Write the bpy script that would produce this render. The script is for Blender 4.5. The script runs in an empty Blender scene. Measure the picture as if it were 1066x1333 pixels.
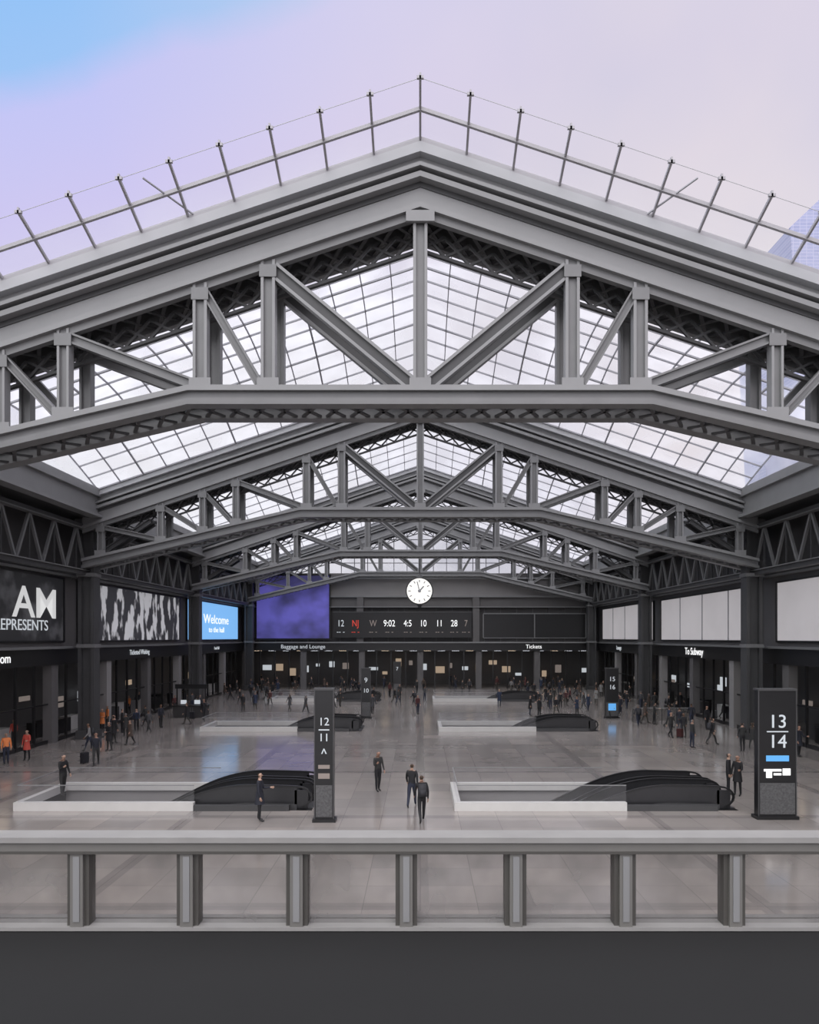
import bpy, math, random
from mathutils import Vector, Matrix
random.seed(7)
S=bpy.context.scene
COL=S.collection
# ------------------------------------------------------------ materials
def nm(name):
    m=bpy.data.materials.new(name); m.use_nodes=True
    return m, m.node_tree.nodes, m.node_tree.links
def pbr(name,c,rough=.5,metal=0,var=.12,scale=3.0,spec=.5,emis=None,es=0):
    m,n,l=nm(name); b=n['Principled BSDF']
    b.inputs['Roughness'].default_value=rough; b.inputs['Metallic'].default_value=metal
    b.inputs['Specular IOR Level'].default_value=spec
    tc=n.new('ShaderNodeTexCoord'); no=n.new('ShaderNodeTexNoise'); no.inputs['Scale'].default_value=scale
    no.inputs['Detail'].default_value=4
    l.new(tc.outputs['Object'],no.inputs['Vector'])
    mx=n.new('ShaderNodeMix'); mx.data_type='RGBA'
    mx.inputs[6].default_value=(*[v*(1-var) for v in c],1); mx.inputs[7].default_value=(*[min(1,v*(1+var)) for v in c],1)
    l.new(no.outputs['Fac'],mx.inputs[0]); l.new(mx.outputs[2],b.inputs['Base Color'])
    if emis: b.inputs['Emission Color'].default_value=(*emis,1); b.inputs['Emission Strength'].default_value=es
    return m
def emit(name,c,s):
    m,n,l=nm(name); b=n['Principled BSDF']; b.inputs['Base Color'].default_value=(*[v*.3 for v in c],1)
    b.inputs['Emission Color'].default_value=(*c,1); b.inputs['Emission Strength'].default_value=s
    b.inputs['Roughness'].default_value=.4
    return m
def thin_glass(name,tint,mixd,dc,gloss=.06,ns=.35,nv=.5):
    m,n,l=nm(name); n.remove(n['Principled BSDF']); o=n['Material Output']
    t=n.new('ShaderNodeBsdfTransparent'); t.inputs[0].default_value=(*tint,1)
    d=n.new('ShaderNodeBsdfTranslucent'); d.inputs[0].default_value=(*dc,1)
    d2=n.new('ShaderNodeBsdfDiffuse'); d2.inputs[0].default_value=(*dc,1)
    a0=n.new('ShaderNodeMixShader'); a0.inputs[0].default_value=.3
    l.new(d.outputs[0],a0.inputs[1]); l.new(d2.outputs[0],a0.inputs[2])
    g=n.new('ShaderNodeBsdfGlossy'); g.inputs['Roughness'].default_value=.08
    a=n.new('ShaderNodeMixShader'); a.inputs[0].default_value=mixd
    tc=n.new('ShaderNodeTexCoord'); no=n.new('ShaderNodeTexNoise'); no.inputs['Scale'].default_value=ns
    l.new(tc.outputs['Object'],no.inputs['Vector'])
    mr=n.new('ShaderNodeMapRange'); mr.inputs[1].default_value=.3; mr.inputs[2].default_value=.7; mr.inputs[3].default_value=mixd*(1-nv); mr.inputs[4].default_value=min(1,mixd*(1+nv))
    l.new(no.outputs['Fac'],mr.inputs[0]); l.new(mr.outputs[0],a.inputs[0])
    l.new(t.outputs[0],a.inputs[1]); l.new(a0.outputs[0],a.inputs[2])
    b=n.new('ShaderNodeMixShader'); b.inputs[0].default_value=gloss
    l.new(a.outputs[0],b.inputs[1]); l.new(g.outputs[0],b.inputs[2]); l.new(b.outputs[0],o.inputs[0])
    return m
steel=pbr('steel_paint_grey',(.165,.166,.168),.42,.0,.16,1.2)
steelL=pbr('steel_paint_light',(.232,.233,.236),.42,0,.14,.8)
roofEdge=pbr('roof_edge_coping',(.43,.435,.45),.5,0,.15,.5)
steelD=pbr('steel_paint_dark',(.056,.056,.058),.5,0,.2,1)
mull=pbr('mullion_grey',(.33,.33,.355),.45,0,.1,1)
mullD=pbr('mullion_edge_grey',(.36,.35,.37),.45,0,.1,1)
wallG=pbr('wall_grey',(.115,.11,.11),.6,0,.15,.6)
wallD=pbr('wall_dark',(.045,.043,.044),.6,0,.2,.6)
wallL=pbr('wall_light_stone',(.27,.26,.258),.6,0,.1,.6)
stone=pbr('curb_stone',(.58,.57,.55),.35,0,.08,2)
parap=pbr('parapet_stone',(.265,.258,.25),.5,0,.14,3)
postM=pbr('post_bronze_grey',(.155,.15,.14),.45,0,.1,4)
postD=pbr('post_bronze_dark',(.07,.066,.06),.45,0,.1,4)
deckM=pbr('deck_dark',(.018,.018,.0183),.85,0,.06,.8,.2)
black=pbr('black_metal',(.012,.012,.013),.35,0,.2,3)
rubber=pbr('escalator_black',(.024,.024,.026),.3,0,.2,3)
treadM=pbr('escalator_tread',(.12,.12,.125),.4,.6,.2,6)
glassRoof=thin_glass('skylight_glass',(.96,.97,.98),.34,(.92,.93,.95),.02,.3,.75)
glassEdge=thin_glass('clear_edge_glass',(.97,.97,.98),.10,(.8,.8,.8),.03)
glassRail=thin_glass('rail_glass',(.86,.85,.84),.30,(.36,.345,.33),.05,2.2,.8)
glassFrost=pbr('frosted_window',(.40,.385,.39),.3,0,.22,.3,emis=(.72,.68,.70),es=.36)
white=emit('white_sign_light',(1,1,1),1.0)
whiteP=emit('white_print_glow',(.8,.8,.8),.65)  # printed lettering, brightness put in as its own glow
warm=emit('warm_lamp',(1,.78,.55),4)
cool=emit('cool_lamp',(.9,.93,1),4)
blueScr=emit('blue_screen',(.19,.44,.80),1.05)
blueL=emit('light_blue_sign',(.15,.5,1),.7)
redE=emit('red_sign',(.9,.08,.05),.5)
clockF=emit('clock_face_glow',(1,.98,.93),.9)
def pattern_screen(name,c1,c2,scale,thr,es,stretch=(1,1,1),wd=.05):
    m,n,l=nm(name); b=n['Principled BSDF']
    tc=n.new('ShaderNodeTexCoord'); mp=n.new('ShaderNodeMapping'); mp.inputs['Scale'].default_value=stretch
    no=n.new('ShaderNodeTexNoise'); no.inputs['Scale'].default_value=scale; no.inputs['Detail'].default_value=3
    r=n.new('ShaderNodeValToRGB'); r.color_ramp.elements[0].position=thr-wd; r.color_ramp.elements[1].position=thr+wd
    r.color_ramp.elements[0].color=(*c1,1); r.color_ramp.elements[1].color=(*c2,1)
    l.new(tc.outputs['Object'],mp.inputs[0]); l.new(mp.outputs[0],no.inputs['Vector']); l.new(no.outputs['Fac'],r.inputs[0])
    l.new(r.outputs[0],b.inputs['Base Color']); l.new(r.outputs[0],b.inputs['Emission Color']); b.inputs['Emission Strength'].default_value=es
    return m
bbDark=pattern_screen('billboard_dark',(.02,.02,.022),(.06,.06,.065),.5,.55,.4)
bbBW=pattern_screen('billboard_crowd_photo',(.035,.035,.04),(.5,.5,.52),.9,.53,.5,(1,1.1,.5),.03)
purple=pattern_screen('purple_screen',(.028,.026,.08),(.09,.08,.34),.2,.48,.7,(1,1,1.2),.14)
def floor_mat():
    m,n,l=nm('marble_floor_tiles'); b=n['Principled BSDF']
    tc=n.new('ShaderNodeTexCoord'); br=n.new('ShaderNodeTexBrick'); br.offset=0
    br.inputs['Color1'].default_value=(.335,.30,.275,1); br.inputs['Color2'].default_value=(.265,.242,.226,1)
    br.inputs['Mortar'].default_value=(.2,.183,.172,1); br.inputs['Scale'].default_value=1
    br.inputs['Mortar Size'].default_value=.012; br.inputs['Brick Width'].default_value=1.5; br.inputs['Row Height'].default_value=1.5
    l.new(tc.outputs['Object'],br.inputs['Vector'])
    b2=n.new('ShaderNodeTexBrick'); b2.offset=0; b2.inputs['Scale'].default_value=1
    b2.inputs['Color1'].default_value=(1,1,1,1); b2.inputs['Color2'].default_value=(.92,.92,.94,1); b2.inputs['Mortar'].default_value=(.74,.74,.76,1)
    b2.inputs['Mortar Size'].default_value=.25; b2.inputs['Brick Width'].default_value=9; b2.inputs['Row Height'].default_value=9
    l.new(tc.outputs['Object'],b2.inputs['Vector'])
    mx=n.new('ShaderNodeMix'); mx.data_type='RGBA'; mx.blend_type='MULTIPLY'; mx.inputs[0].default_value=1
    l.new(br.outputs[0],mx.inputs[6]); l.new(b2.outputs[0],mx.inputs[7])
    no=n.new('ShaderNodeTexNoise'); no.inputs['Scale'].default_value=.35; no.inputs['Detail'].default_value=6
    l.new(tc.outputs['Object'],no.inputs['Vector'])
    mr=n.new('ShaderNodeMapRange'); mr.inputs[3].default_value=.7; mr.inputs[4].default_value=1.3
    l.new(no.outputs['Fac'],mr.inputs[0])
    m2=n.new('ShaderNodeMix'); m2.data_type='RGBA'; m2.blend_type='MULTIPLY'; m2.inputs[0].default_value=1
    l.new(mx.outputs[2],m2.inputs[6]); l.new(mr.outputs[0],m2.inputs[7]); l.new(m2.outputs[2],b.inputs['Base Color'])
    b.inputs['Roughness'].default_value=.14; b.inputs['Specular IOR Level'].default_value=1.0
    return m
floorM=floor_mat()
# ------------------------------------------------------------ mesh builder
class MB:
    def __init__(s): s.v=[];s.f=[];s.m=[];s.mats=[]
    def mi(s,mat):
        if mat not in s.mats: s.mats.append(mat)
        return s.mats.index(mat)
    def hexa(s,p,mat):
        b=len(s.v); s.v+= [tuple(q) for q in p]; k=s.mi(mat)
        for f in ((0,3,2,1),(4,5,6,7),(0,1,5,4),(1,2,6,5),(2,3,7,6),(3,0,4,7)):
            s.f.append(tuple(b+i for i in f)); s.m.append(k)
    def box(s,x0,x1,y0,y1,z0,z1,mat):
        s.hexa([(x0,y0,z0),(x1,y0,z0),(x1,y1,z0),(x0,y1,z0),(x0,y0,z1),(x1,y0,z1),(x1,y1,z1),(x0,y1,z1)],mat)
    def beam(s,p,q,side,w,d,mat):   # box along p->q, w along 'side' axis, d along the third
        p=Vector(p);q=Vector(q);a=(q-p).normalized();sd=Vector(side);sd=(sd-a*sd.dot(a)).normalized();t=a.cross(sd)
        c=[(-1,-1),(1,-1),(1,1),(-1,1)]
        s.hexa([p+sd*(w/2*i)+t*(d/2*j) for i,j in c]+[q+sd*(w/2*i)+t*(d/2*j) for i,j in c],mat)
    def member(s,p,q,w,d,mat,web=None):      # built-up section in x-z plane: two edge flanges with recessed web; d along y
        p=Vector(p);q=Vector(q);a=(q-p).normalized();n=a.cross(Vector((0,1,0))).normalized()
        fl=w*.2
        for sg in (-1,1):
            o=n*(sg*(w/2-fl/2)); s.beam(p+o,q+o,n,fl,d,mat)
        s.beam(p,q,n,w*.62,d*.35,web or mat)
    def quad(s,a,b,c,d,mat):
        k=len(s.v); s.v+=[tuple(a),tuple(b),tuple(c),tuple(d)]; s.f.append((k,k+1,k+2,k+3)); s.m.append(s.mi(mat))
    def cyl(s,c,r,h,axis,mat,n=20,r2=None):
        r2=r if r2 is None else r2
        ax={'x':(Vector((0,1,0)),Vector((0,0,1)),Vector((1,0,0))),'y':(Vector((0,0,1)),Vector((1,0,0)),Vector((0,1,0))),'z':(Vector((1,0,0)),Vector((0,1,0)),Vector((0,0,1)))}[axis]
        c=Vector(c);k=len(s.v);mi=s.mi(mat)
        for j,(rr,t) in enumerate(((r,-h/2),(r2,h/2))):
            for i in range(n):
                a=2*math.pi*i/n; s.v.append(tuple(c+ax[0]*rr*math.cos(a)+ax[1]*rr*math.sin(a)+ax[2]*t))
        for i in range(n):
            s.f.append((k+i,k+(i+1)%n,k+n+(i+1)%n,k+n+i)); s.m.append(mi)
        s.f.append(tuple(k+i for i in reversed(range(n)))); s.m.append(mi)
        s.f.append(tuple(k+n+i for i in range(n))); s.m.append(mi)
    def mesh(s,name):
        me=bpy.data.meshes.new(name); me.from_pydata(s.v,[],s.f)
        for m in s.mats: me.materials.append(m)
        me.polygons.foreach_set('material_index',s.m); me.update(); return me
    def obj(s,name,parent=None,loc=(0,0,0)):
        o=bpy.data.objects.new(name,s.mesh(name)); COL.objects.link(o); o.location=loc
        if parent: o.parent=parent
        return o
def empty(name,loc=(0,0,0)):
    e=bpy.data.objects.new(name,None); COL.objects.link(e); e.location=loc; return e
def inst(name,me,loc,parent=None,rz=0):
    o=bpy.data.objects.new(name,me); COL.objects.link(o); o.location=loc; o.rotation_euler=(0,0,rz)
    if parent:o.parent=parent
    return o
R90=math.pi/2
ROT={'S':(R90,0,0),'L':(R90,0,R90),'R':(R90,0,-R90)}
def txt(name,body,size,loc,face,mat,parent=None,sx=1,al='CENTER',bold=0.0):
    c=bpy.data.curves.new(name,'FONT'); c.body=body; c.size=size; c.align_x=al; c.align_y='CENTER'; c.extrude=.01; c.offset=bold
    c.materials.append(mat)
    o=bpy.data.objects.new(name,c); COL.objects.link(o); o.location=loc; o.rotation_euler=ROT[face]; o.scale=(sx,1,1)
    if parent:o.parent=parent
    return o
# ------------------------------------------------------------ dimensions
EYE=7.0; U=24.5/900
D=[24.5,47.2,69.9,92.6]; FARY=94.6; WX=24.4
SL=.335; VB=636
PX=[0,197*U,285*U,462*U,545*U,650*U,800*U]
def topz(x,px): return EYE+px*U-SL*abs(x)
def botz(x,px):
    a=max(0,abs(x)-300*U); return EYE+px*U-.235*a
# ------------------------------------------------------------ roof truss
def gable(mb,zlo,zhi,y0,y1,xm,mat,fn=topz,brk=(0,)):
    xs=sorted(set([-xm,xm]+[b for b in brk]+[-b for b in brk]))
    for a,b in zip(xs[:-1],xs[1:]):
        mb.hexa([(a,y0,fn(a,zlo)),(b,y0,fn(b,zlo)),(b,y1,fn(b,zlo)),(a,y1,fn(a,zlo)),
                 (a,y0,fn(a,zhi)),(b,y0,fn(b,zhi)),(b,y1,fn(b,zhi)),(a,y1,fn(a,zhi))],mat)
def truss_mesh():
    mb=MB(); XM=846*U
    gable(mb,622,635,-.45,2.15,XM,roofEdge)
    gable(mb,608,622,-.15,1.75,XM,steelL)
    gable(mb,603,608,-.5,2.1,XM,steelL)
    gable(mb,598,603,-.2,1.8,XM,steelD)
    gable(mb,591,598,-.42,2.0,XM,steelL)
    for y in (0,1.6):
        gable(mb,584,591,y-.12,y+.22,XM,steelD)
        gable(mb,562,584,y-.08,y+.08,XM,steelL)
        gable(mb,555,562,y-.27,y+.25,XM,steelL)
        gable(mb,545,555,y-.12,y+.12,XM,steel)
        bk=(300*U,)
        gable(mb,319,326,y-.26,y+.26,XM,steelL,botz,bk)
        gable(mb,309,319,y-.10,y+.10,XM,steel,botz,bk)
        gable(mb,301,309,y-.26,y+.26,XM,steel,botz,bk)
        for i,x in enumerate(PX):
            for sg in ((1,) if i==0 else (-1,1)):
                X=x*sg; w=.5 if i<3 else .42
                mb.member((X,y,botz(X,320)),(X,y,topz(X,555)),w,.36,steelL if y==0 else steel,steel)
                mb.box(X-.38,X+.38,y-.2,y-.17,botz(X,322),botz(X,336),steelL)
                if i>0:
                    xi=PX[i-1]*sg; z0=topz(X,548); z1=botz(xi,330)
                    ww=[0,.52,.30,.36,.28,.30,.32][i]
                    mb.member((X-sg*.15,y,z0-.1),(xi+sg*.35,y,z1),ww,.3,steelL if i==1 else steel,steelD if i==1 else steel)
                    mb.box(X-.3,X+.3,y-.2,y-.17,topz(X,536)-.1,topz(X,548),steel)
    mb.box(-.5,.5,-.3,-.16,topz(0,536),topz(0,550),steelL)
    st=.9; n=int(XM/st)
    for sg in (-1,1):
        for k in range(n):
            a=sg*k*st; b=sg*(k+1)*st
            for (p,q) in (((a,0),(b,1.6)),((a,1.6),(b,0))):
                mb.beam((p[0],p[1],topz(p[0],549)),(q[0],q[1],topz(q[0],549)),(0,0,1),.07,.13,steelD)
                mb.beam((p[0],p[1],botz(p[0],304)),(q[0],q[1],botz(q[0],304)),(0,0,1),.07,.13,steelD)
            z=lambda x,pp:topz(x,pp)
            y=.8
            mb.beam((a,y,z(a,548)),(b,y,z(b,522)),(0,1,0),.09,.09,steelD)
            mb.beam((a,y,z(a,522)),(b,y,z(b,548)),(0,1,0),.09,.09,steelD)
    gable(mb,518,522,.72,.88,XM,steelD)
    return mb.mesh('roof_truss')
tm=truss_mesh()
for y in D: inst('roof_truss',tm,(0,y,0))
# ------------------------------------------------------------ skylight vaults
RISE=2.4; XE=21.8
def vz(x,t): return topz(x,VB)+RISE*math.sin(math.pi*t)
def vault(ya,yb,rows):
    mb=MB(); gl=MB(); nx=14; dx=XE/nx
    ys=[ya+(yb-ya)*i/rows for i in range(rows+1)]
    for r in range(rows+1):
        t=r/rows
        for sg in (-1,1):
            mb.beam((0,ys[r],vz(0,t)),(sg*XE,ys[r],vz(XE,t)),(0,0,1),.09,.06 if r%4 else .11,mull)
    for r in range(rows):
        for k in range(-nx,nx+1):
            x=k*dx
            mb.beam((x,ys[r],vz(x,r/rows)),(x,ys[r+1],vz(x,(r+1)/rows)),(1,0,0),.05 if k%4 else .09,.10,mull)
        for a,b in ((-XE,0),(0,XE)):
            gl.quad((a,ys[r],vz(a,r/rows)+.05),(b,ys[r],vz(b,r/rows)+.05),(b,ys[r+1],vz(b,(r+1)/rows)+.05),(a,ys[r+1],vz(a,(r+1)/rows)+.05),glassRoof)
    return mb,gl
for i in range(3):
    e=empty('skylight_vault',(0,0,0))
    mb,gl=vault(D[i]+2.1,D[i+1]-.5,16)
    for sg in (-1,1):
        for r in range(16):
            ya=D[i]+2.1; yb=D[i+1]-.5
            y0=ya+(yb-ya)*r/16; y1=ya+(yb-ya)*(r+1)/16; x=sg*XE
            gl.quad((x,y0,topz(x,630)),(x,y1,topz(x,630)),(x,y1,vz(x,(r+1)/16)),(x,y0,vz(x,r/16)),glassRoof)
    mb.obj('mullions',e); gl.obj('glazing',e)
e=empty('skylight_vault_edge')
mb=MB(); gl=MB(); nx=14; dx=XE/nx; B=21.0
def nz(x,s): return topz(x,VB)+RISE*math.sin(math.pi*s/B)
y1=D[0]-.1
for k in range(-nx,nx+1):
    x=k*dx*1.04; ss=[0,.6,1.2,1.7,2.1]
    for a,b in zip(ss[:-1],ss[1:]):
        mb.beam((x,y1-a,nz(x,a)),(x,y1-b,nz(x,b)),(1,0,0),.075,.1,mullD)
    mb.box(x-.11,x+.11,y1-2.15,y1-2.07,nz(x,2.1)-.04,nz(x,2.1)+.05,mullD)
    mb.box(x-.03,x+.03,y1-2.15,y1-2.07,nz(x,2.1)-.04,nz(x,2.1)+.14,mullD)
for s_,w in ((1.2,.12),(.25,.16)):
    for sg in (-1,1): mb.beam((0,y1-s_,nz(0,s_)),(sg*XE,y1-s_,nz(XE,s_)),(0,0,1),w,.1,mullD)
for sg in (-1,1): mb.beam((0,y1-2.1,nz(0,2.1)),(sg*XE,y1-2.1,nz(XE,2.1)),(0,0,1),.014,.014,roofEdge)
for sg in (-1,1):
    for k in (5,10):
        x=sg*k*dx; mb.beam((x,y1-.1,nz(x,.1)),(x+sg*dx*.8,y1-1.9,nz(x+sg*dx*.8,1.9)),(1,0,0),.045,.045,mull)
    for a,b in ((0,.6),(.6,1.2)):
        X=sg*XE
        gl.quad((0,y1-a,nz(0,a)),(X,y1-a,nz(X,a)),(X,y1-b,nz(X,b)),(0,y1-b,nz(0,b)),glassEdge)
mb.obj('mullions',e); gl.obj('glazing',e)
# ------------------------------------------------------------ shell
wells=[(-16.3,-4.4,28.0,31.8),(1.5,12.9,28.0,31.8),(-16.3,-4.4,51.6,55.2),(1.5,13.4,51.6,55.2),(-16.3,-4.4,75.5,79),(1.5,13.4,75.5,79)]
mb=MB()
xs=sorted(set([-32,32]+[w[0] for w in wells]+[w[1] for w in wells])); ys=sorted(set([-12,106]+[w[2] for w in wells]+[w[3] for w in wells]))
for a,b in zip(xs[:-1],xs[1:]):
    for c,d in zip(ys[:-1],ys[1:]):
        if any(a>=w[0] and b<=w[1] and c>=w[2] and d<=w[3] for w in wells): continue
        mb.quad((a,c,0),(b,c,0),(b,d,0),(a,d,0),floorM)
mb.obj('floor')
for nme,sg in (('wall_left',-1),('wall_right',1)):
    mb=MB(); x0,x1=sorted((sg*WX,sg*(WX+.5)))
    mb.box(x0,x1,-12,FARY,6.4,11.3,wallG)
    mb.box(x0,x1,-12,FARY,11.3,16.9,wallD)
    xa,xb=sorted((sg*(WX-.25),sg*31.8))
    mb.box(xa,xb,-12,FARY,5.2,6.25,black)
    mb.box(min(sg*(WX-.45),sg*(WX-.1)),max(sg*(WX-.45),sg*(WX-.1)),-12,FARY,6.25,6.4,steel)
    mb.box(min(sg*(WX-.45),sg*(WX-.1)),max(sg*(WX-.45),sg*(WX-.1)),-12,FARY,11.15,11.3,steel)
    xa,xb=sorted((sg*31.3,sg*31.8)); mb.box(xa,xb,-12,106,0,5.2,wallG)
    mb.obj(nme)
mb=MB()
mb.box(-WX-.5,WX+.5,FARY,FARY+.6,6.3,11.2,wallD)
mb.box(-WX-.5,WX+.5,FARY,FARY+.6,11.2,12.6,wallG)
mb.box(-WX-.5,WX+.5,FARY,FARY+.6,12.6,15.8,wallL)
mb.box(-32,32,FARY-.2,106,5.2,6.25,black)
mb.box(-32,32,FARY-.5,FARY,6.25,6.42,steelL)
mb.box(-32,32,105.5,106,0,5.2,wallG)
mb.box(-WX,WX,FARY-.5,FARY,12.5,12.7,steelL)
mb.box(-WX,WX,FARY-.5,FARY,15.0,15.2,roofEdge)
mb.box(-WX,WX,FARY-.6,FARY,11.1,11.25,steel)
for x in (-8.2,7.6,-23.5,23.5): mb.box(x-.45,x+.45,FARY-.45,FARY,6.4,12.6,wallG)
for k in range(-10,11): mb.box(k*2.2-.06,k*2.2+.06,FARY-.15,FARY,6.4,11.1,steelD)
mb.obj('wall_back')
mb=MB(); yy=FARY+.1
for a,b in ((-WX,0),(0,WX)):
    mb.quad((a,yy,15.8),(b,yy,15.8),(b,yy,topz(b,640)),(a,yy,topz(a,640)),glassRoof)
for k in range(-13,14):
    x=k*1.8; mb.box(x-.05,x+.05,yy-.1,yy-.02,15.8,topz(x,640),mull)
for z in (17.2,18.8,20.4,22): 
    xm=min(WX,max(0,(topz(0,640)-z)/SL)); mb.box(-xm,xm,yy-.12,yy-.02,z-.05,z+.05,mull)
mb.obj('window_gable')
for sg in (-1,1):
    fr=empty('side_steel_frame')
    W1=WX-.03; YE=FARY-.9
    mb=MB(); a,b=sorted((sg*(XE-.1),sg*W1))
    mb.box(a,b,20,YE,16.55,17.1,steelL)
    a,b=sorted((sg*(XE+.15),sg*(XE+.35))); mb.box(a,b,20,YE,15.3,16.55,steelL)
    a,b=sorted((sg*(XE-.15),sg*(XE+.65))); mb.box(a,b,20,YE,15.15,15.35,steelL)
    a,b=sorted((sg*(XE+.65),sg*W1)); mb.box(a,b,20,YE,15.2,15.3,steelD)
    mb.obj('eave_girder',fr)
    mb=MB(); x=sg*23.2
    for z in (11.45,14.6): mb.beam((x,20,z),(x,YE,z),(0,0,1),.3,.45,steelD)
    for z in (11.62,14.45): mb.beam((x-sg*.12,20,z),(x-sg*.12,YE,z),(0,0,1),.06,.5,steel)
    yy=20
    while yy<YE-2.8:
        mb.beam((x,yy,11.5),(x,yy+1.4,14.5),(1,0,0),.16,.16,steel); mb.beam((x,yy+1.4,14.5),(x,yy+2.8,11.5),(1,0,0),.16,.16,steel)
        mb.beam((x,yy+1.4,14.5),(x,yy+1.4,11.5),(1,0,0),.1,.1,steelD)
        yy+=2.8
    mb.obj('lattice_girder',fr)
    for d in [1.8]+D:
        mb=MB()
        mb.member((0,0,.1),(0,0,15.15),1.1,.9,steelD)
        mb.box(-.75,.75,-.6,.6,0,.1,steelD); mb.box(-.65,.65,-.55,.55,.1,.6,steelD)
        mb.box(-.7,.7,-.55,.55,14.7,15.15,steel)
        for z in (6.3,11.2): mb.box(-.62,.62,-.5,.5,z,z+.25,steel)
        mb.obj('column',fr,(sg*23.0,d+.8 if d<92 else d+.4,0))
    for d in D[:3]:
        mb=MB()
        for y in (d+.4,d+1.2):
            mb.member((sg*22.5,y,12.4),(sg*18.6,y,15.0),.35,.25,steelD)
        mb.obj('knee_brace',fr)
# ------------------------------------------------------------ shopfronts
dispW=emit('display_warm',(.9,.68,.48),.35); dispC=emit('display_cool',(.75,.8,.85),.6); dispD=emit('display_dim',(.5,.42,.38),.3)
def shopfront(sg):
    e=empty('shopfront')
    mb=MB(); i=0
    rnd=random.Random(3 if sg>0 else 5)
    X=sg*24.6; yy=22
    while yy<94:
        mb.box(X-.08,X+.08,yy-.06,yy+.06,0,5.2,black)
        if (i%4)==0: mb.box(X-.3,X+.3,yy-.4,yy+.4,0,5.2,wallG if i%8 else wallL)
        mb.box(X-.05,X+.05,yy,yy+2,2.55,2.65,black)
        mb.box(X-.05,X+.05,yy,yy+2,0,.25,black)
        if rnd.random()<.4:
            z0=rnd.uniform(1.2,2.4); z1=z0+rnd.uniform(.3,.9); xx=sg*rnd.uniform(28,31.1)
            mb.box(min(xx,xx+sg*.1),max(xx,xx+sg*.1),yy+.2,yy+1.5,z0,z1,rnd.choice([dispW,dispC,dispC,dispD,dispD]))
        if rnd.random()<.6:
            xx=sg*rnd.uniform(26,27.5); mb.box(min(xx,xx+sg*.7),max(xx,xx+sg*.7),yy+.1,yy+1.9,0,1.05,rnd.choice([wallD,stone,black,wallG]))
        if rnd.random()<.6:
            xa,xb=sorted((sg*27,sg*27.2)); mb.box(xa,xb,yy+.4,yy+1.4,5.12,5.19,rnd.choice([warm,cool]))
        yy+=2; i+=1
    mb.obj('frame',e)
    return e
eL=shopfront(-1); eR=shopfront(1)
e=empty('shopfront'); mb=MB(); rnd=random.Random(11)
for k in range(-12,13):
    x=k*2.0; mb.box(x-.07,x+.07,FARY+.3,FARY+.45,0,5.2,black)
    if k%4==0: mb.box(x-.4,x+.4,FARY,FARY+.6,0,5.2,wallG)
    if rnd.random()<.65:
        z0=rnd.uniform(1,3); mb.box(x+.3,x+rnd.uniform(.8,1.7),104,104.1,z0,z0+rnd.uniform(.4,1.2),rnd.choice([dispW,dispC,dispC,dispD]))
    mb.box(x+.5,x+1.5,98,98.25,5.12,5.19,cool if k%3 else warm)
mb.obj('frame',e)
txt('fascia_lettering','Dining Room',.8,(-WX+.28,38.6,5.75),'L',white,eL)
txt('fascia_lettering','Ticketed Waiting',.6,(-WX+.28,59.5,5.75),'L',dispC,eL)
txt('fascia_lettering','Food Hall',.5,(-WX+.28,82,5.75),'L',dispC,eL)
txt('fascia_lettering','To Subway',.9,(WX-.28,61,5.75),'R',white,eR)
txt('fascia_lettering','Lounge',.7,(WX-.28,84,5.75),'R',dispC,eR)
txt('fascia_lettering','Baggage and Lounge',.75,(-16,FARY-.23,5.75),'S',dispC,e); txt('fascia_lettering','Tickets',.75,(15.5,FARY-.23,5.75),'S',white,e)
# ------------------------------------------------------------ billboards / windows
def wallpanel(name,sg,y0,y1,z0,z1,mat):
    mb=MB(); x=sg*(WX-.12); w1=sg*(WX-.01); a,b=sorted((x,w1))
    mb.box(a,b,y0,y1,z0,z1,mat)
    a,b=sorted((sg*(WX-.2),w1))
    mb.box(a,b,y0-.12,y0,z0-.12,z1+.12,black); mb.box(a,b,y1,y1+.12,z0-.12,z1+.12,black)
    mb.box(a,b,y0,y1,z0-.12,z0,black); mb.box(a,b,y0,y1,z1,z1+.12,black)
    return mb.obj(name)
b1=wallpanel('billboard',-1,27,47,6.8,10.95,bbDark)
txt('headline','AM',2.7,(-WX+.14,43.7,9.1),'L',whiteP,b1,1.3,bold=.03)
txt('subline','REPRESENTS',.95,(-WX+.14,42.2,7.75),'L',dispC,b1,1.1)
b2=wallpanel('billboard',-1,49.2,69.6,6.8,10.95,bbBW)
b3=wallpanel('video_screen',-1,72,92,6.8,11.0,blueScr)
txt('caption','Welcome',1.5,(-WX+.14,82.5,9.1),'L',white,b3,1.7)
txt('caption','to the hall',.9,(-WX+.14,82.5,7.9),'L',white,b3,1.7)
for i,(y0,y1_) in enumerate(((26,47),(49.4,69.6),(72,92))):
    o=wallpanel('window_%d'%(i+1),1,y0,y1_,6.8,10.7,glassFrost)
    mb=MB(); n=4
    for k in range(1,n): y=y0+(y1_-y0)*k/n; mb.box(WX-.18,WX-.1,y-.04,y+.04,6.8,10.7,mull)
    mb.obj('window_bars',o)
mb=MB(); mb.box(-22.2,-12.4,FARY-.75,FARY-.6,6.9,15.4,purple); mb.box(-22.4,-12.2,FARY-.6,FARY-.5,6.7,15.6,black); mb.obj('video_wall')
mb=MB(); mb.box(-11.8,7.0,FARY-.7,FARY-.46,7.0,10.4,black); mb.box(-11.9,7.1,FARY-.75,FARY-.46,10.4,10.55,steelD); db=mb.obj('departures_board')
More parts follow.
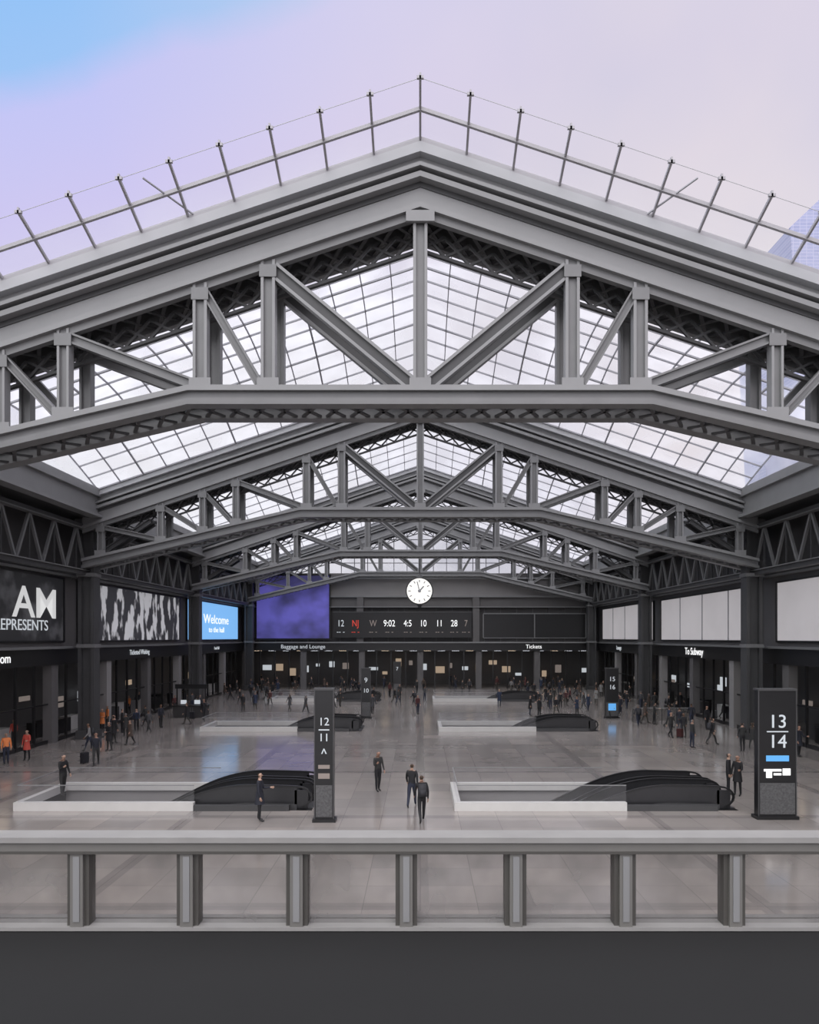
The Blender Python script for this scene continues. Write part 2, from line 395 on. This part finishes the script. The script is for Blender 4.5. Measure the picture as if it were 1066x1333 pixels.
for i,(x,s,c) in enumerate([(-10.8,'12',dispC),(-8.8,'NJ',redE),(-6.4,'W',dispD),(-4.2,'9:02',white),(-1.7,'4:5',white),(.4,'10',white),(2.6,'11',white),(4.6,'28',white),(6.2,'7',dispD)]):
    txt('board_line',s,1.25,(x,FARY-.72,8.9),'S',c,db,.75)
    txt('board_line','-- -',.9,(x,FARY-.72,7.8),'S',dispD if c is white else c,db)
mb=MB(); mb.box(8.6,22.6,FARY-.2,FARY-.02,7.0,10.2,black)
for k in range(3): mb.box(8.6+k*7-.07,8.6+k*7+.07,FARY-.28,FARY-.2,7,10.2,steel)
mb.box(8.6,22.6,FARY-.28,FARY-.2,10.2,10.35,steel); mb.box(8.6,22.6,FARY-.28,FARY-.2,6.9,7.0,steel); mb.obj('window_4')
# ------------------------------------------------------------ clock
e=empty('hanging_clock',(-.1,88,12.9))
mb=MB()
mb.cyl((0,-.42,0),1.75,.12,'y',steelD,40); mb.cyl((0,.42,0),1.75,.12,'y',steelD,40); mb.cyl((0,0,0),1.6,.8,'y',steel,40)
mb.cyl((0,-.5,0),1.6,.06,'y',clockF,40); mb.cyl((0,.5,0),1.6,.06,'y',clockF,40)
for k in range(12):
    a=k*math.pi/6; p=Vector((math.sin(a),0,math.cos(a)))
    mb.beam(p*1.1+Vector((0,-.54,0)),p*1.42+Vector((0,-.54,0)),(0,1,0),.02,.12,mull)
mb.beam((0,-.56,0),(.55,-.56,.6),(0,1,0),.02,.16,mull); mb.beam((0,-.56,0),(-.3,-.56,1.2),(0,1,0),.02,.12,mull)
mb.cyl((0,-.56,0),.2,.06,'y',mull,16)
mb.cyl((0,0,1.9),.45,.5,'z',steelD,12,.2); mb.cyl((0,0,-1.85),.2,.4,'z',steelD,12,.4)
mb.cyl((0,0,6.0),.09,8.0,'z',steelD,10)
mb.obj('clock_body',e)
# ------------------------------------------------------------ escalators
def escalator_well(w):
    x0,x1,y0,y1=w; L=x1-x0; e=empty('escalator',(x0,y0,0)); W=y1-y0
    mb=MB(); z=-5
    mb.quad((0,0,z),(L,0,z),(L,W,z),(0,W,z),black)
    mb.quad((0,0,0),(0,W,0),(0,W,z),(0,0,z),wallD); mb.quad((L,0,0),(L,W,0),(L,W,z),(L,0,z),wallD)
    mb.quad((0,0,0),(L,0,0),(L,0,z),(0,0,z),wallD); mb.quad((0,W,0),(L,W,0),(L,W,z),(0,W,z),wallL)
    mb.obj('pit',e)
    mb=MB(); c=L*.60
    for ya,yb in ((-.12,.14),(W-.14,W+.12)):
        mb.box(-.12,c,ya,yb,0,.34,stone); mb.box(c,L-.9,ya,yb,0,.22,steelD)
    mb.box(-.12,.14,.14,W-.14,0,.34,stone)
    mb.obj('curb',e)
    mb=MB()
    for y in (0.0,W): mb.quad((0,y,.34),(c,y,.34),(c,y,1.0),(0,y,1.0),glassEdge); mb.box(0,c,y-.02,y+.02,1.0,1.035,steelL)
    mb.quad((0,0,.34),(0,W,.34),(0,W,1.0),(0,0,1.0),glassEdge); mb.box(-.02,.02,0,W,1.0,1.035,steelL)
    mb.obj('glass_guard',e)
    mb=MB()
    def hz(x):
        f=L-2.6
        if x>f: return .95-.06*max(0,(x-f)/2.6)
        d=f-x
        return .95-(d*d/6.0*.5 if d<3.0 else .5*(d-1.5))
    pts=[]; x=.4
    while x<L-.7: pts.append((x,hz(x))); x+=.3
    for a in range(0,8): 
        an=math.pi/2-a*math.pi/8; pts.append((L-.65+.6*math.cos(an),.47+.42*math.sin(an)))
    for y in (.35,1.65,W-1.65,W-.35):
        for (a,za),(b,zb) in zip(pts[:-1],pts[1:]):
            mb.beam((a,y,za),(b,y,zb),(0,1,0),.10,.07,black)
            if za>-2.9 and b<L-.5: 
                mb.hexa([(a,y-.03,za-.75),(b,y-.03,zb-.75),(b,y+.03,zb-.75),(a,y+.03,za-.75),(a,y-.03,za),(b,y-.03,zb),(b,y+.03,zb),(a,y+.03,za)],rubber)
                mb.hexa([(a,y-.06,za-.98),(b,y-.06,zb-.98),(b,y+.06,zb-.98),(a,y+.06,za-.98),(a,y-.06,za-.72),(b,y-.06,zb-.72),(b,y+.06,zb-.72),(a,y+.06,za-.72)],steelD)
        mb.box(L-.75,L-.2,y-.03,y+.03,.0,.75,rubber)
    mb.obj('balustrade',e)
    mb=MB()
    for y0_,y1_ in ((.42,1.58),(W-1.58,W-.42)):
        mb.box(L-3.0,L,y0_,y1_,-.12,.01,treadM)
        k=0; x=L-3.0
        while x>.6:
            z=-.19*(k+1); mb.box(x-.38,x,y0_,y1_,max(-4.9,z-.3),z,treadM); x-=.38; k+=1
            if z<-4.6: break
    mb.obj('steps',e)
for w in wells: escalator_well(w)
# ------------------------------------------------------------ totems
glassD=pbr('dark_lattice_panel',(.09,.09,.092),.3,0,.7,14)
def totem(x,y,w,h,d,lines,rz=0):
    e=empty('track_sign_totem',(x,y,0)); e.rotation_euler=(0,0,rz)
    mb=MB(); mb.box(-w/2-.08,w/2+.08,-d/2-.08,d/2+.08,0,.12,black); mb.box(-w/2,w/2,-d/2,d/2,.12,h,black)
    mb.box(-w/2-.03,w/2+.03,-d/2-.03,d/2+.03,h,h+.08,steelD)
    for sg in (-1,1): mb.box(sg*w/2-.02,sg*w/2+.02,-d/2-.02,-d/2,.12,h,steelD)
    mb.box(-w/2+.05,w/2-.05,-d/2-.02,-d/2,.2,1.4,glassD)
    mb.obj('body',e)
    for s,z,sz,c in lines:
        if s=='-': 
            b=MB(); b.box(-w*.28,w*.28,-d/2-.03,-d/2,z-.02,z+.02,c); b.obj('divider',e)
        elif s=='#':
            b=MB(); b.box(-w*.3,w*.3,-d/2-.03,-d/2,z-sz/2,z+sz/2,c); b.obj('pictogram_panel',e)
        elif s=='>':
            b=MB(); b.box(-w*.36,w*.1,-d/2-.03,-d/2,z+.05,z+.14,c); b.box(-w*.3,-w*.15,-d/2-.03,-d/2,z-.2,z+.05,c); b.box(w*.14,w*.34,-d/2-.03,-d/2,z-.1,z+.16,c); b.box(-w*.1,w*.1,-d/2-.03,-d/2,z-.1,z-.02,c); b.obj('pictogram_escalator',e)
        else: txt('number',s,sz,(0,-d/2-.03,z),'S',c,e)
    return e
totem(13.75,26.8,1.45,4.95,.35,[('13',3.75,.72,dispC),('-',3.38,0,dispC),('14',2.98,.72,dispC),('#',2.35,.22,blueL),('>',1.8,.3,white)])
totem(-3.65,26.4,.72,5.0,.35,[('12',3.8,.42,dispC),('-',3.5,0,dispC),('11',3.2,.42,dispC),('^',2.6,.5,dispC),('#',2.1,.14,dispD),('#',1.75,.2,dispD)])
totem(-4.7,60,.8,4.3,.35,[('9',3.3,.6,dispC),('10',2.4,.5,dispC)])
totem(16.6,60,1.1,4.3,.35,[('15',3.4,.55,dispC),('16',2.7,.55,dispC),('#',1.0,.6,blueL)])
totem(-2.8,84,.9,4.0,.35,[('7',3.2,.6,dispC)])
e=empty('information_desk',(-20.2,61,0))
mb=MB(); mb.box(-1.4,1.4,-.6,.6,0,1.0,wallD); mb.box(-1.5,1.5,-.7,.7,1.0,1.06,black); mb.box(-1.3,-1.2,-.05,.05,1.06,2.6,black); mb.box(1.2,1.3,-.05,.05,1.06,2.6,black); mb.box(-1.4,1.4,-.1,.1,2.5,2.9,black)
mb.box(-.9,-.4,-.1,-.05,1.15,1.5,dispC); mb.box(.3,.8,-.1,-.05,1.15,1.5,dispC); mb.obj('desk',e)
# ------------------------------------------------------------ foreground balcony
RY=7.6
mb=MB(); mb.box(-13,13,-3,RY+.3,3.0,3.75,deckM); mb.box(-13,13,RY+.31,RY+.4,2.9,3.8,parap); mb.obj('balcony_deck')
e=empty('balustrade_railing',(0,RY,0))
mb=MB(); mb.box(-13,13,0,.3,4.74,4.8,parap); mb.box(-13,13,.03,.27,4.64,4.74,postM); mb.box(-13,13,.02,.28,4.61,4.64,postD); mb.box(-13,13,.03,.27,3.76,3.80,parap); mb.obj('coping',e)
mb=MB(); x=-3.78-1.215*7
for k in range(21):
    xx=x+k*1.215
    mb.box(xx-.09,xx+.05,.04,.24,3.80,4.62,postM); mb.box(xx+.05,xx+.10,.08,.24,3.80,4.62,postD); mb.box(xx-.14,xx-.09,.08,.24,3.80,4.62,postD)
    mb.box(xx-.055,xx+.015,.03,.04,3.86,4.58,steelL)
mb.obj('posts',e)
mb=MB(); mb.quad((-13,.16,3.80),(13,.16,3.80),(13,.16,4.62),(-13,.16,4.62),glassRail); mb.obj('glass_panels',e)
# ------------------------------------------------------------ tower outside
mb=MB(); tw,n,l=nm('tower_glass_facade'); b=n['Principled BSDF']
tc=n.new('ShaderNodeTexCoord'); br=n.new('ShaderNodeTexBrick'); br.offset=0; br.inputs['Scale'].default_value=.3
br.inputs['Color1'].default_value=(.27,.29,.45,1); br.inputs['Color2'].default_value=(.32,.34,.5,1); br.inputs['Mortar'].default_value=(.42,.42,.55,1)
mp=n.new('ShaderNodeMapping'); mp.inputs['Rotation'].default_value=(R90,0,0); l.new(tc.outputs['Object'],mp.inputs[0]); l.new(mp.outputs[0],br.inputs['Vector']); l.new(br.outputs[0],b.inputs['Base Color']); b.inputs['Roughness'].default_value=.3
mb.hexa([(97,170,-6),(125,170,-6),(125,200,-6),(97,200,-6),(91,170,108),(125,170,140),(125,200,140),(91,200,108)],tw); mb.box(104,106,169,169.8,100,150,tw); mb.obj('office_tower')
mb=MB(); mb.quad((-600,-300,-6),(600,-300,-6),(600,700,-6),(-600,700,-6),wallG); mb.obj('ground')
# ------------------------------------------------------------ people
def person_mesh(name,legs=((8,0),(-6,5)),arms=((5,15),(-5,10)),lean=0,longhair=False,coat=False,pack=False,headtilt=0,slim=1.0):
    V=[];E=[];Rr=[];T=[]
    def add(p,r,par,tag):
        V.append(Vector(p)); Rr.append(r if isinstance(r,tuple) else (r,r)); i=len(V)-1
        if par is not None: E.append((par,i)); T.append(tag)
        return i
    ln=math.radians(lean)
    def up(z): return (0,-math.sin(ln)*(z-.95),.95+(z-.95)*math.cos(ln))
    s=slim
    pel=add((0,0,.95),(.145*s,.11),None,0)
    sp=add(up(1.12),(.13*s,.10),pel,'top')
    ch=add(up(1.32),(.165*s,.115),sp,'top')
    nb=add(up(1.46),(.085,.075),ch,'top')
    nk=add(up(1.53),(.052,.052),nb,'skin')
    ht=math.radians(headtilt); b=Vector(up(1.55))
    def hd(x,y,z): return (b.x+x, b.y+y*math.cos(ht)-z*math.sin(ht), b.z+z*math.cos(ht)+y*math.sin(ht))
    h1=add(hd(0,-.012,.05),(.066,.078),nk,'head'); h2=add(hd(0,-.005,.11),(.076,.094),h1,'head'); h3=add(hd(0,.005,.17),(.062,.078),h2,'head')
    if longhair:
        a=add(hd(0,.07,.10),.05,h2,'hair'); a=add(hd(0,.09,-.02),.055,a,'hair'); add(hd(0,.09,-.14),.04,a,'hair')
    for sg,(sw,el) in zip((-1,1),arms):
        sh=add((sg*.175*s,up(1.42)[1],up(1.42)[2]),(.062,.062),ch,'top')
        a=math.radians(sw); P=V[sh]
        eb=P+Vector((sg*.05,-math.sin(a)*.29,-math.cos(a)*.29)); e1=add(eb,(.046,.046),sh,'top')
        a2=a+math.radians(el); dr=Vector((sg*.01,-math.sin(a2),-math.cos(a2)))
        w=add(eb+dr*.245,(.03,.03),e1,'top')
        pm=add(eb+dr*.30,(.034,.022),w,'hand'); fw=dr.cross(Vector((1,0,0))).normalized()
        p0=eb+dr*.33
        for k in range(4):
            off=fw*((k-1.5)*.02); ln_=[.062,.075,.07,.055][k]
            f=add(p0+off+dr*.015,.010,pm,'hand'); f=add(p0+off+dr*(ln_*.6)+Vector((-sg*.006,0,0)),.009,f,'hand'); add(p0+off+dr*ln_+Vector((-sg*.02,0,0)),.008,f,'hand')
        f=add(eb+dr*.31-fw*.035,.011,pm,'hand'); add(eb+dr*.35-fw*.05,.009,f,'hand')
    for sg,(sw,kn) in zip((-1,1),legs):
        a=math.radians(sw); hp=add((sg*.088,0,.90),(.098*s,.098),pel,'leg')
        kp=V[hp]+Vector((sg*.01,-math.sin(a)*.42,-math.cos(a)*.42)); k_=add(kp,(.062,.064),hp,'leg')
        a2=a-math.radians(kn); cf=kp+Vector((0,-math.sin(a2)*.14,-math.cos(a2)*.14)); c_=add(cf,(.055,.06),k_,'leg')
        ap=kp+Vector((0,-math.sin(a2)*.40,-math.cos(a2)*.40)); an=add(ap,(.04,.042),c_,'leg')
        fd=Vector((0,-math.cos(a2*.6),math.sin(a2*.6)))
        m_=add(ap+Vector((0,0,-.035))+fd*.08,(.042,.032),an,'shoe'); add(ap+Vector((0,0,-.05))+fd*.17,(.035,.022),m_,'shoe')
    me=bpy.data.meshes.new(name+'_sk'); me.from_pydata(V,E,[]); ob=bpy.data.objects.new(name+'_sk',me); COL.objects.link(ob)
    md=ob.modifiers.new('s','SKIN'); md.use_smooth_shade=True
    sd=me.skin_vertices[0].data
    for i,r in enumerate(Rr): sd[i].radius=r; sd[i].use_root=(i==0)
    sb=ob.modifiers.new('u','SUBSURF'); sb.levels=1; sb.render_levels=1
    bpy.context.view_layer.update()
    dg=bpy.context.evaluated_depsgraph_get(); m2=bpy.data.meshes.new_from_object(ob.evaluated_get(dg)); m2.name=name
    bpy.data.objects.remove(ob)
    segs=[(V[a],V[b_],t) for (a,b_),t in zip(E,T)]
    vs=[v.co.copy() for v in m2.vertices]; fs=[list(p.vertices) for p in m2.polygons]; mi=[]
    hc=Vector(hd(0,0,.1))
    for p in m2.polygons:
        c=p.center; best=9;bt='top'
        for a,b_,t in segs:
            ab=b_-a; q=max(0,min(1,(c-a).dot(ab)/max(1e-9,ab.dot(ab)))); d=(c-(a+ab*q)).length
            if d<best: best=d;bt=t
        if bt in('head','skin'):
            k=0
            if c.z>b.z+.03 and (c.y>hc.y-.02 or c.z>hc.z+.065): k=1
        elif bt=='hair': k=1
        elif bt=='hand': k=0
        elif bt=='top': k=2
        elif bt=='leg': k=3 if c.z<.97 else 2
        else: k=4
        mi.append(k)
    def addbox(cx,cy,cz,a,b_,c_,k,taper=1):
        q=len(vs)
        for z,t in ((-c_,1),(c_,taper)):
            for x,y in ((-1,-1),(1,-1),(1,1),(-1,1)): vs.append(Vector((cx+x*a*t,cy+y*b_*t,cz+z)))
        for f in ((0,3,2,1),(4,5,6,7),(0,1,5,4),(1,2,6,5),(2,3,7,6),(3,0,4,7)): fs.append([q+i for i in f]); mi.append(k)
    n0=Vector(hd(0,-.10,.09)); addbox(n0.x,n0.y,n0.z,.011,.014,.02,0,.5)
    for sg in (-1,1):
        q=Vector(hd(sg*.03,-.09,.115)); addbox(q.x,q.y,q.z,.011,.006,.006,4)
        q=Vector(hd(sg*.08,.0,.10)); addbox(q.x,q.y,q.z,.008,.018,.028,0)
    q=Vector(hd(0,-.088,.055)); addbox(q.x,q.y,q.z,.02,.005,.004,4)
    if pack:
        y=up(1.25)[1]+.2; addbox(0,y,1.22,.15,.08,.22,5,.85); addbox(0,y+.09,1.14,.11,.03,.12,5,.9)
        for sg in (-1,1): addbox(sg*.1,y-.31,1.28,.02,.012,.16,5)
    if coat:
        q=len(vs); N=14
        for z,rx,ry in ((1.05,.155,.125),(.85,.185,.15),(.62,.21,.19)):
            for i in range(N): a=2*math.pi*i/N; vs.append(Vector((rx*s*math.cos(a),ry*math.sin(a),z)))
        for j in range(2):
            for i in range(N): fs.append([q+j*N+i,q+j*N+(i+1)%N,q+(j+1)*N+(i+1)%N,q+(j+1)*N+i]); mi.append(2)
    mz=min(v.z for v in vs); vs=[(v.x,v.y,v.z-mz) for v in vs]
    m3=bpy.data.meshes.new(name); m3.from_pydata([tuple(v) for v in vs],[],fs)
    for k in range(6): m3.materials.append(None)
    m3.polygons.foreach_set('material_index',mi); m3.polygons.foreach_set('use_smooth',[True]*len(fs)); m3.update()
    bpy.data.meshes.remove(m2); return m3
PM=[person_mesh('person_stand',((3,2),(-3,2)),((2,12),(3,15))),
    person_mesh('person_walk',((24,8),(-18,22)),((-22,12),(22,20)),lean=3),
    person_mesh('person_walk_coat',((20,6),(-14,20)),((-16,12),(16,20)),lean=3,coat=True,longhair=True,slim=.92),
    person_mesh('person_phone',((4,3),(-5,6)),((14,105),(6,20)),headtilt=22),
    person_mesh('person_pack',((22,8),(-16,22)),((-12,20),(14,30)),lean=5,pack=True),
    person_mesh('person_stand_coat',((3,2),(-4,4)),((4,12),(16,80)),coat=True,slim=.95)]
skins=[pbr('skin_a',(.36,.21,.15),.5),pbr('skin_b',(.2,.11,.07),.5),pbr('skin_c',(.42,.27,.2),.5)]
hairs=[pbr('hair_dark',(.02,.015,.012),.5),pbr('hair_brown',(.05,.03,.018),.5),pbr('hair_grey',(.16,.155,.15),.6)]
tops=[pbr('jacket_%d'%i,c,.8) for i,c in enumerate([(.012,.012,.014),(.018,.02,.03),(.03,.03,.03),(.015,.015,.018),(.06,.06,.065),(.02,.03,.06),(.07,.05,.04),(.22,.215,.21),(.08,.025,.025)])]
orangeT=pbr('jacket_orange',(.75,.23,.07),.7)
redT=pbr('jacket_red',(.5,.07,.05),.7)
legsM=[pbr('trousers_%d'%i,c,.8) for i,c in enumerate([(.012,.012,.014),(.02,.025,.045),(.03,.03,.03),(.05,.047,.04)])]
shoe=pbr('shoes_black',(.015,.015,.015),.5)
packM=pbr('backpack_fabric',(.03,.03,.035),.8)
caseM=[pbr('suitcase_shell_%d'%i,c,.4) for i,c in enumerate([(.02,.02,.025),(.06,.02,.02),(.03,.04,.08),(.2,.2,.21)])]
def person(x,y,kind,rz=0,top=None,scale=1.0,lg=None):
    o=inst('person',PM[kind],(x,y,0),rz=rz); o.scale=(scale,)*3
    ms=[random.choice(skins),random.choice(hairs[:2]*3+hairs),top or random.choice(tops),lg or random.choice(legsM),shoe,packM]
    for i,m in enumerate(ms): o.material_slots[i].link='OBJECT'; o.material_slots[i].material=m
    return o
def suitcase(x,y,rz=0,m=None):
    mb=MB(); m=m or random.choice(caseM)
    mb.box(-.2,.2,-.12,.12,.06,.62,m); mb.box(-.17,.17,-.135,-.12,.1,.58,m); mb.box(-.17,.17,.12,.135,.1,.58,m)
    for sx in (-.17,.17):
        for sy in (-.09,.09): mb.cyl((sx,sy,.03),.03,.03,'x',black,10)
    for sx in (-.1,.1): mb.box(sx-.01,sx+.01,.08,.1,.62,1.0,steel)
    mb.box(-.12,.12,.07,.11,1.0,1.03,black)
    mb.obj('suitcase',loc=(x,y,0)).rotation_euler=(0,0,rz)
def fp(px,fy):  # measured floor coordinates in metres
    d=6300/(fy-830); return ((px-547)*d/900,d)
fg=[(492,1030,3,.6),(536,1050,1,3.0),(549,1070,4,3.3),(82,1036,3,1.2),(125,996,1,.4),(960,1036,5,-.8),(948,1034,0,1.0),(338,1069,5,1.5),(873,960,1,.3),(900,945,1,2.9),(942,935,2,1.5),(972,952,5,0),
 (852,925,1,.2),(838,915,0,.5),(300,912,1,-1.2),(265,938,4,.8),(240,917,3,.5),(70,922,0,1.5),(355,908,2,.2),(308,905,0,1.9),(690,932,5,1.1),(702,934,0,2.0),(500,897,1,.3),(586,893,1,3.),(648,885,2,.2),(560,885,1,.1),
 (793,935,4,.5),(620,882,1,0),(155,905,1,.9),(198,903,3,.9),(885,925,2,.3),(920,950,0,.4),(1040,985,5,.4),(1020,950,3,2),(750,905,1,1),(720,900,3,1),(380,890,1,1.2),(410,885,1,2),
 (868,915,0,1),(825,903,4,0),(905,918,5,2),(958,925,1,1),(985,938,1,.3),(62,905,1,.3),(180,925,4,2.2),(325,897,5,.4),(340,893,1,2)]
for (px,fy,k,rz) in fg:
    x,y=fp(px,fy); person(x,y,k,rz,top=random.choice(tops[:4]),lg=random.choice(legsM[:3]),scale=random.uniform(1.03,1.09))
for px,fy,k,t in ((133,953,5,orangeT),(140,948,0,orangeT),(168,930,0,orangeT),(35,990,5,redT),(8,995,0,orangeT),(18,972,0,redT),(1000,985,0,tops[2])):
    x,y=fp(px,fy); person(x,y,k,random.uniform(-1,1),top=t)
for px,fy in ((110,994),(885,960),(250,936),(930,934),(365,907)):
    x,y=fp(px,fy); suitcase(x,y,random.uniform(0,3))
rnd=random.Random(21); pts=[fp(a,b) for a,b,_,_ in fg]+[(-20.2,61)]; cnt=0
while cnt<125:
    y=rnd.uniform(62,98) if rnd.random()<.85 else rnd.uniform(42,60)
    x=rnd.choice([rnd.uniform(-23,23),rnd.uniform(-23,-8),rnd.uniform(10,23)])
    if y<60: x=rnd.choice([rnd.uniform(-22,-18.5),rnd.uniform(17,22)])
    if any(w[0]-1<x<w[1]+1 and w[2]-1<y<w[3]+1 for w in wells): continue
    if any(abs(x-q[0])<.9 and abs(y-q[1])<.9 for q in pts) or (abs(x+20.2)<2 and abs(y-61)<1.2): continue
    if any(abs(abs(x)-23)<1.3 and abs(y-d-.8)<1.3 for d in D): continue
    if any(abs(x-a)<1.3 and abs(y-b)<1 for a,b in ((-4.7,60),(16.6,60),(-2.8,84))): continue
    if abs(y-94.9)<1.2: continue
    pts.append((x,y)); person(x,y,rnd.randrange(6),rnd.uniform(0,6.28),top=rnd.choice(tops[:6]+tops),scale=rnd.uniform(.95,1.07)); cnt+=1
mb=MB()
for k in range(9):
    mb.box(17.5+k*.6,17.56+k*.6,57,57.06,0,1.2,steelD)
mb.box(17.5,22.36,57,57.05,1.15,1.22,steelL); mb.box(17.5,22.36,57.01,57.04,.15,1.1,glassRail); mb.obj('glass_partition')
# ------------------------------------------------------------ world, light, camera
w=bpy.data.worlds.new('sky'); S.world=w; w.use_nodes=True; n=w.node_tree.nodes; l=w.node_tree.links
bg=n['Background']; tc=n.new('ShaderNodeTexCoord')
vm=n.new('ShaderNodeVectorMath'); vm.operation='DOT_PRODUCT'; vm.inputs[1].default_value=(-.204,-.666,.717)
nrm=n.new('ShaderNodeVectorMath'); nrm.operation='NORMALIZE'; l.new(tc.outputs['Generated'],nrm.inputs[0]); l.new(nrm.outputs[0],vm.inputs[0])
no=n.new('ShaderNodeTexNoise'); no.inputs['Scale'].default_value=3.5; no.inputs['Detail'].default_value=5; l.new(nrm.outputs[0],no.inputs['Vector'])
ma=n.new('ShaderNodeMath'); ma.operation='MULTIPLY_ADD'; ma.inputs[1].default_value=.09; l.new(no.outputs['Fac'],ma.inputs[0]); l.new(vm.outputs['Value'],ma.inputs[2])
mr=n.new('ShaderNodeMapRange'); mr.inputs[1].default_value=-.5; mr.inputs[2].default_value=.7; l.new(ma.outputs[0],mr.inputs[0])
cr=n.new('ShaderNodeValToRGB'); r=cr.color_ramp
def p(t): return (t+.5)/1.2
r.elements[0].position=0; r.elements[0].color=(.88,.87,.90,1)
r.elements[1].position=1; r.elements[1].color=(.86,.87,.90,1)
for t,c in ((-.25,(.84,.82,.87)),(-.15,(.70,.66,.84)),(-.05,(.62,.58,.88)),(.05,(.56,.57,.92)),(.085,(.34,.56,.92)),(.17,(.28,.54,.93)),(.28,(.80,.84,.92))):
    q=r.elements.new(p(t)); q.color=(*c,1)
l.new(mr.outputs[0],cr.inputs[0])
sx=n.new('ShaderNodeSeparateXYZ'); l.new(nrm.outputs[0],sx.inputs[0])
mx=n.new('ShaderNodeMix'); mx.data_type='RGBA'; m_=n.new('ShaderNodeMapRange'); m_.inputs[1].default_value=-.35; m_.inputs[2].default_value=.2; m_.inputs[3].default_value=0; m_.inputs[4].default_value=.75
l.new(sx.outputs[0],m_.inputs[0]); l.new(m_.outputs[0],mx.inputs[0]); l.new(cr.outputs[0],mx.inputs[6])
# soft pinkish cloud variation
n2=n.new('ShaderNodeTexNoise'); n2.inputs['Scale'].default_value=2.2; n2.inputs['Detail'].default_value=4; l.new(nrm.outputs[0],n2.inputs['Vector'])
c2=n.new('ShaderNodeValToRGB'); c2.color_ramp.elements[0].position=.35; c2.color_ramp.elements[0].color=(.64,.62,.74,1); c2.color_ramp.elements[1].position=.65; c2.color_ramp.elements[1].color=(.80,.72,.75,1)
l.new(n2.outputs['Fac'],c2.inputs[0]); l.new(c2.outputs[0],mx.inputs[7])
l.new(mx.outputs[2],bg.inputs[0])
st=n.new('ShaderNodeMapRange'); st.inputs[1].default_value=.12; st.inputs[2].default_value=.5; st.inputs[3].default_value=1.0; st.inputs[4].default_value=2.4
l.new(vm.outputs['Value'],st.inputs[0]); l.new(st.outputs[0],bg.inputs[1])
sl=bpy.data.lights.new('sun','SUN'); sl.energy=1.2; sl.angle=.8; sl.color=(1,.98,.96); so=bpy.data.objects.new('sun',sl); COL.objects.link(so); so.rotation_euler=(math.radians(30),math.radians(-10),0)
cam=bpy.data.cameras.new('camera'); co=bpy.data.objects.new('camera',cam); COL.objects.link(co); S.camera=co
co.location=(0,0,EYE); co.rotation_euler=(R90,0,0); cam.sensor_fit='VERTICAL'; cam.sensor_height=36; cam.sensor_width=36*1066/1333
cam.lens=900/1333*36; cam.shift_y=163.5/1333; cam.shift_x=-14/1333; cam.clip_end=2000
S.view_settings.view_transform='Standard'
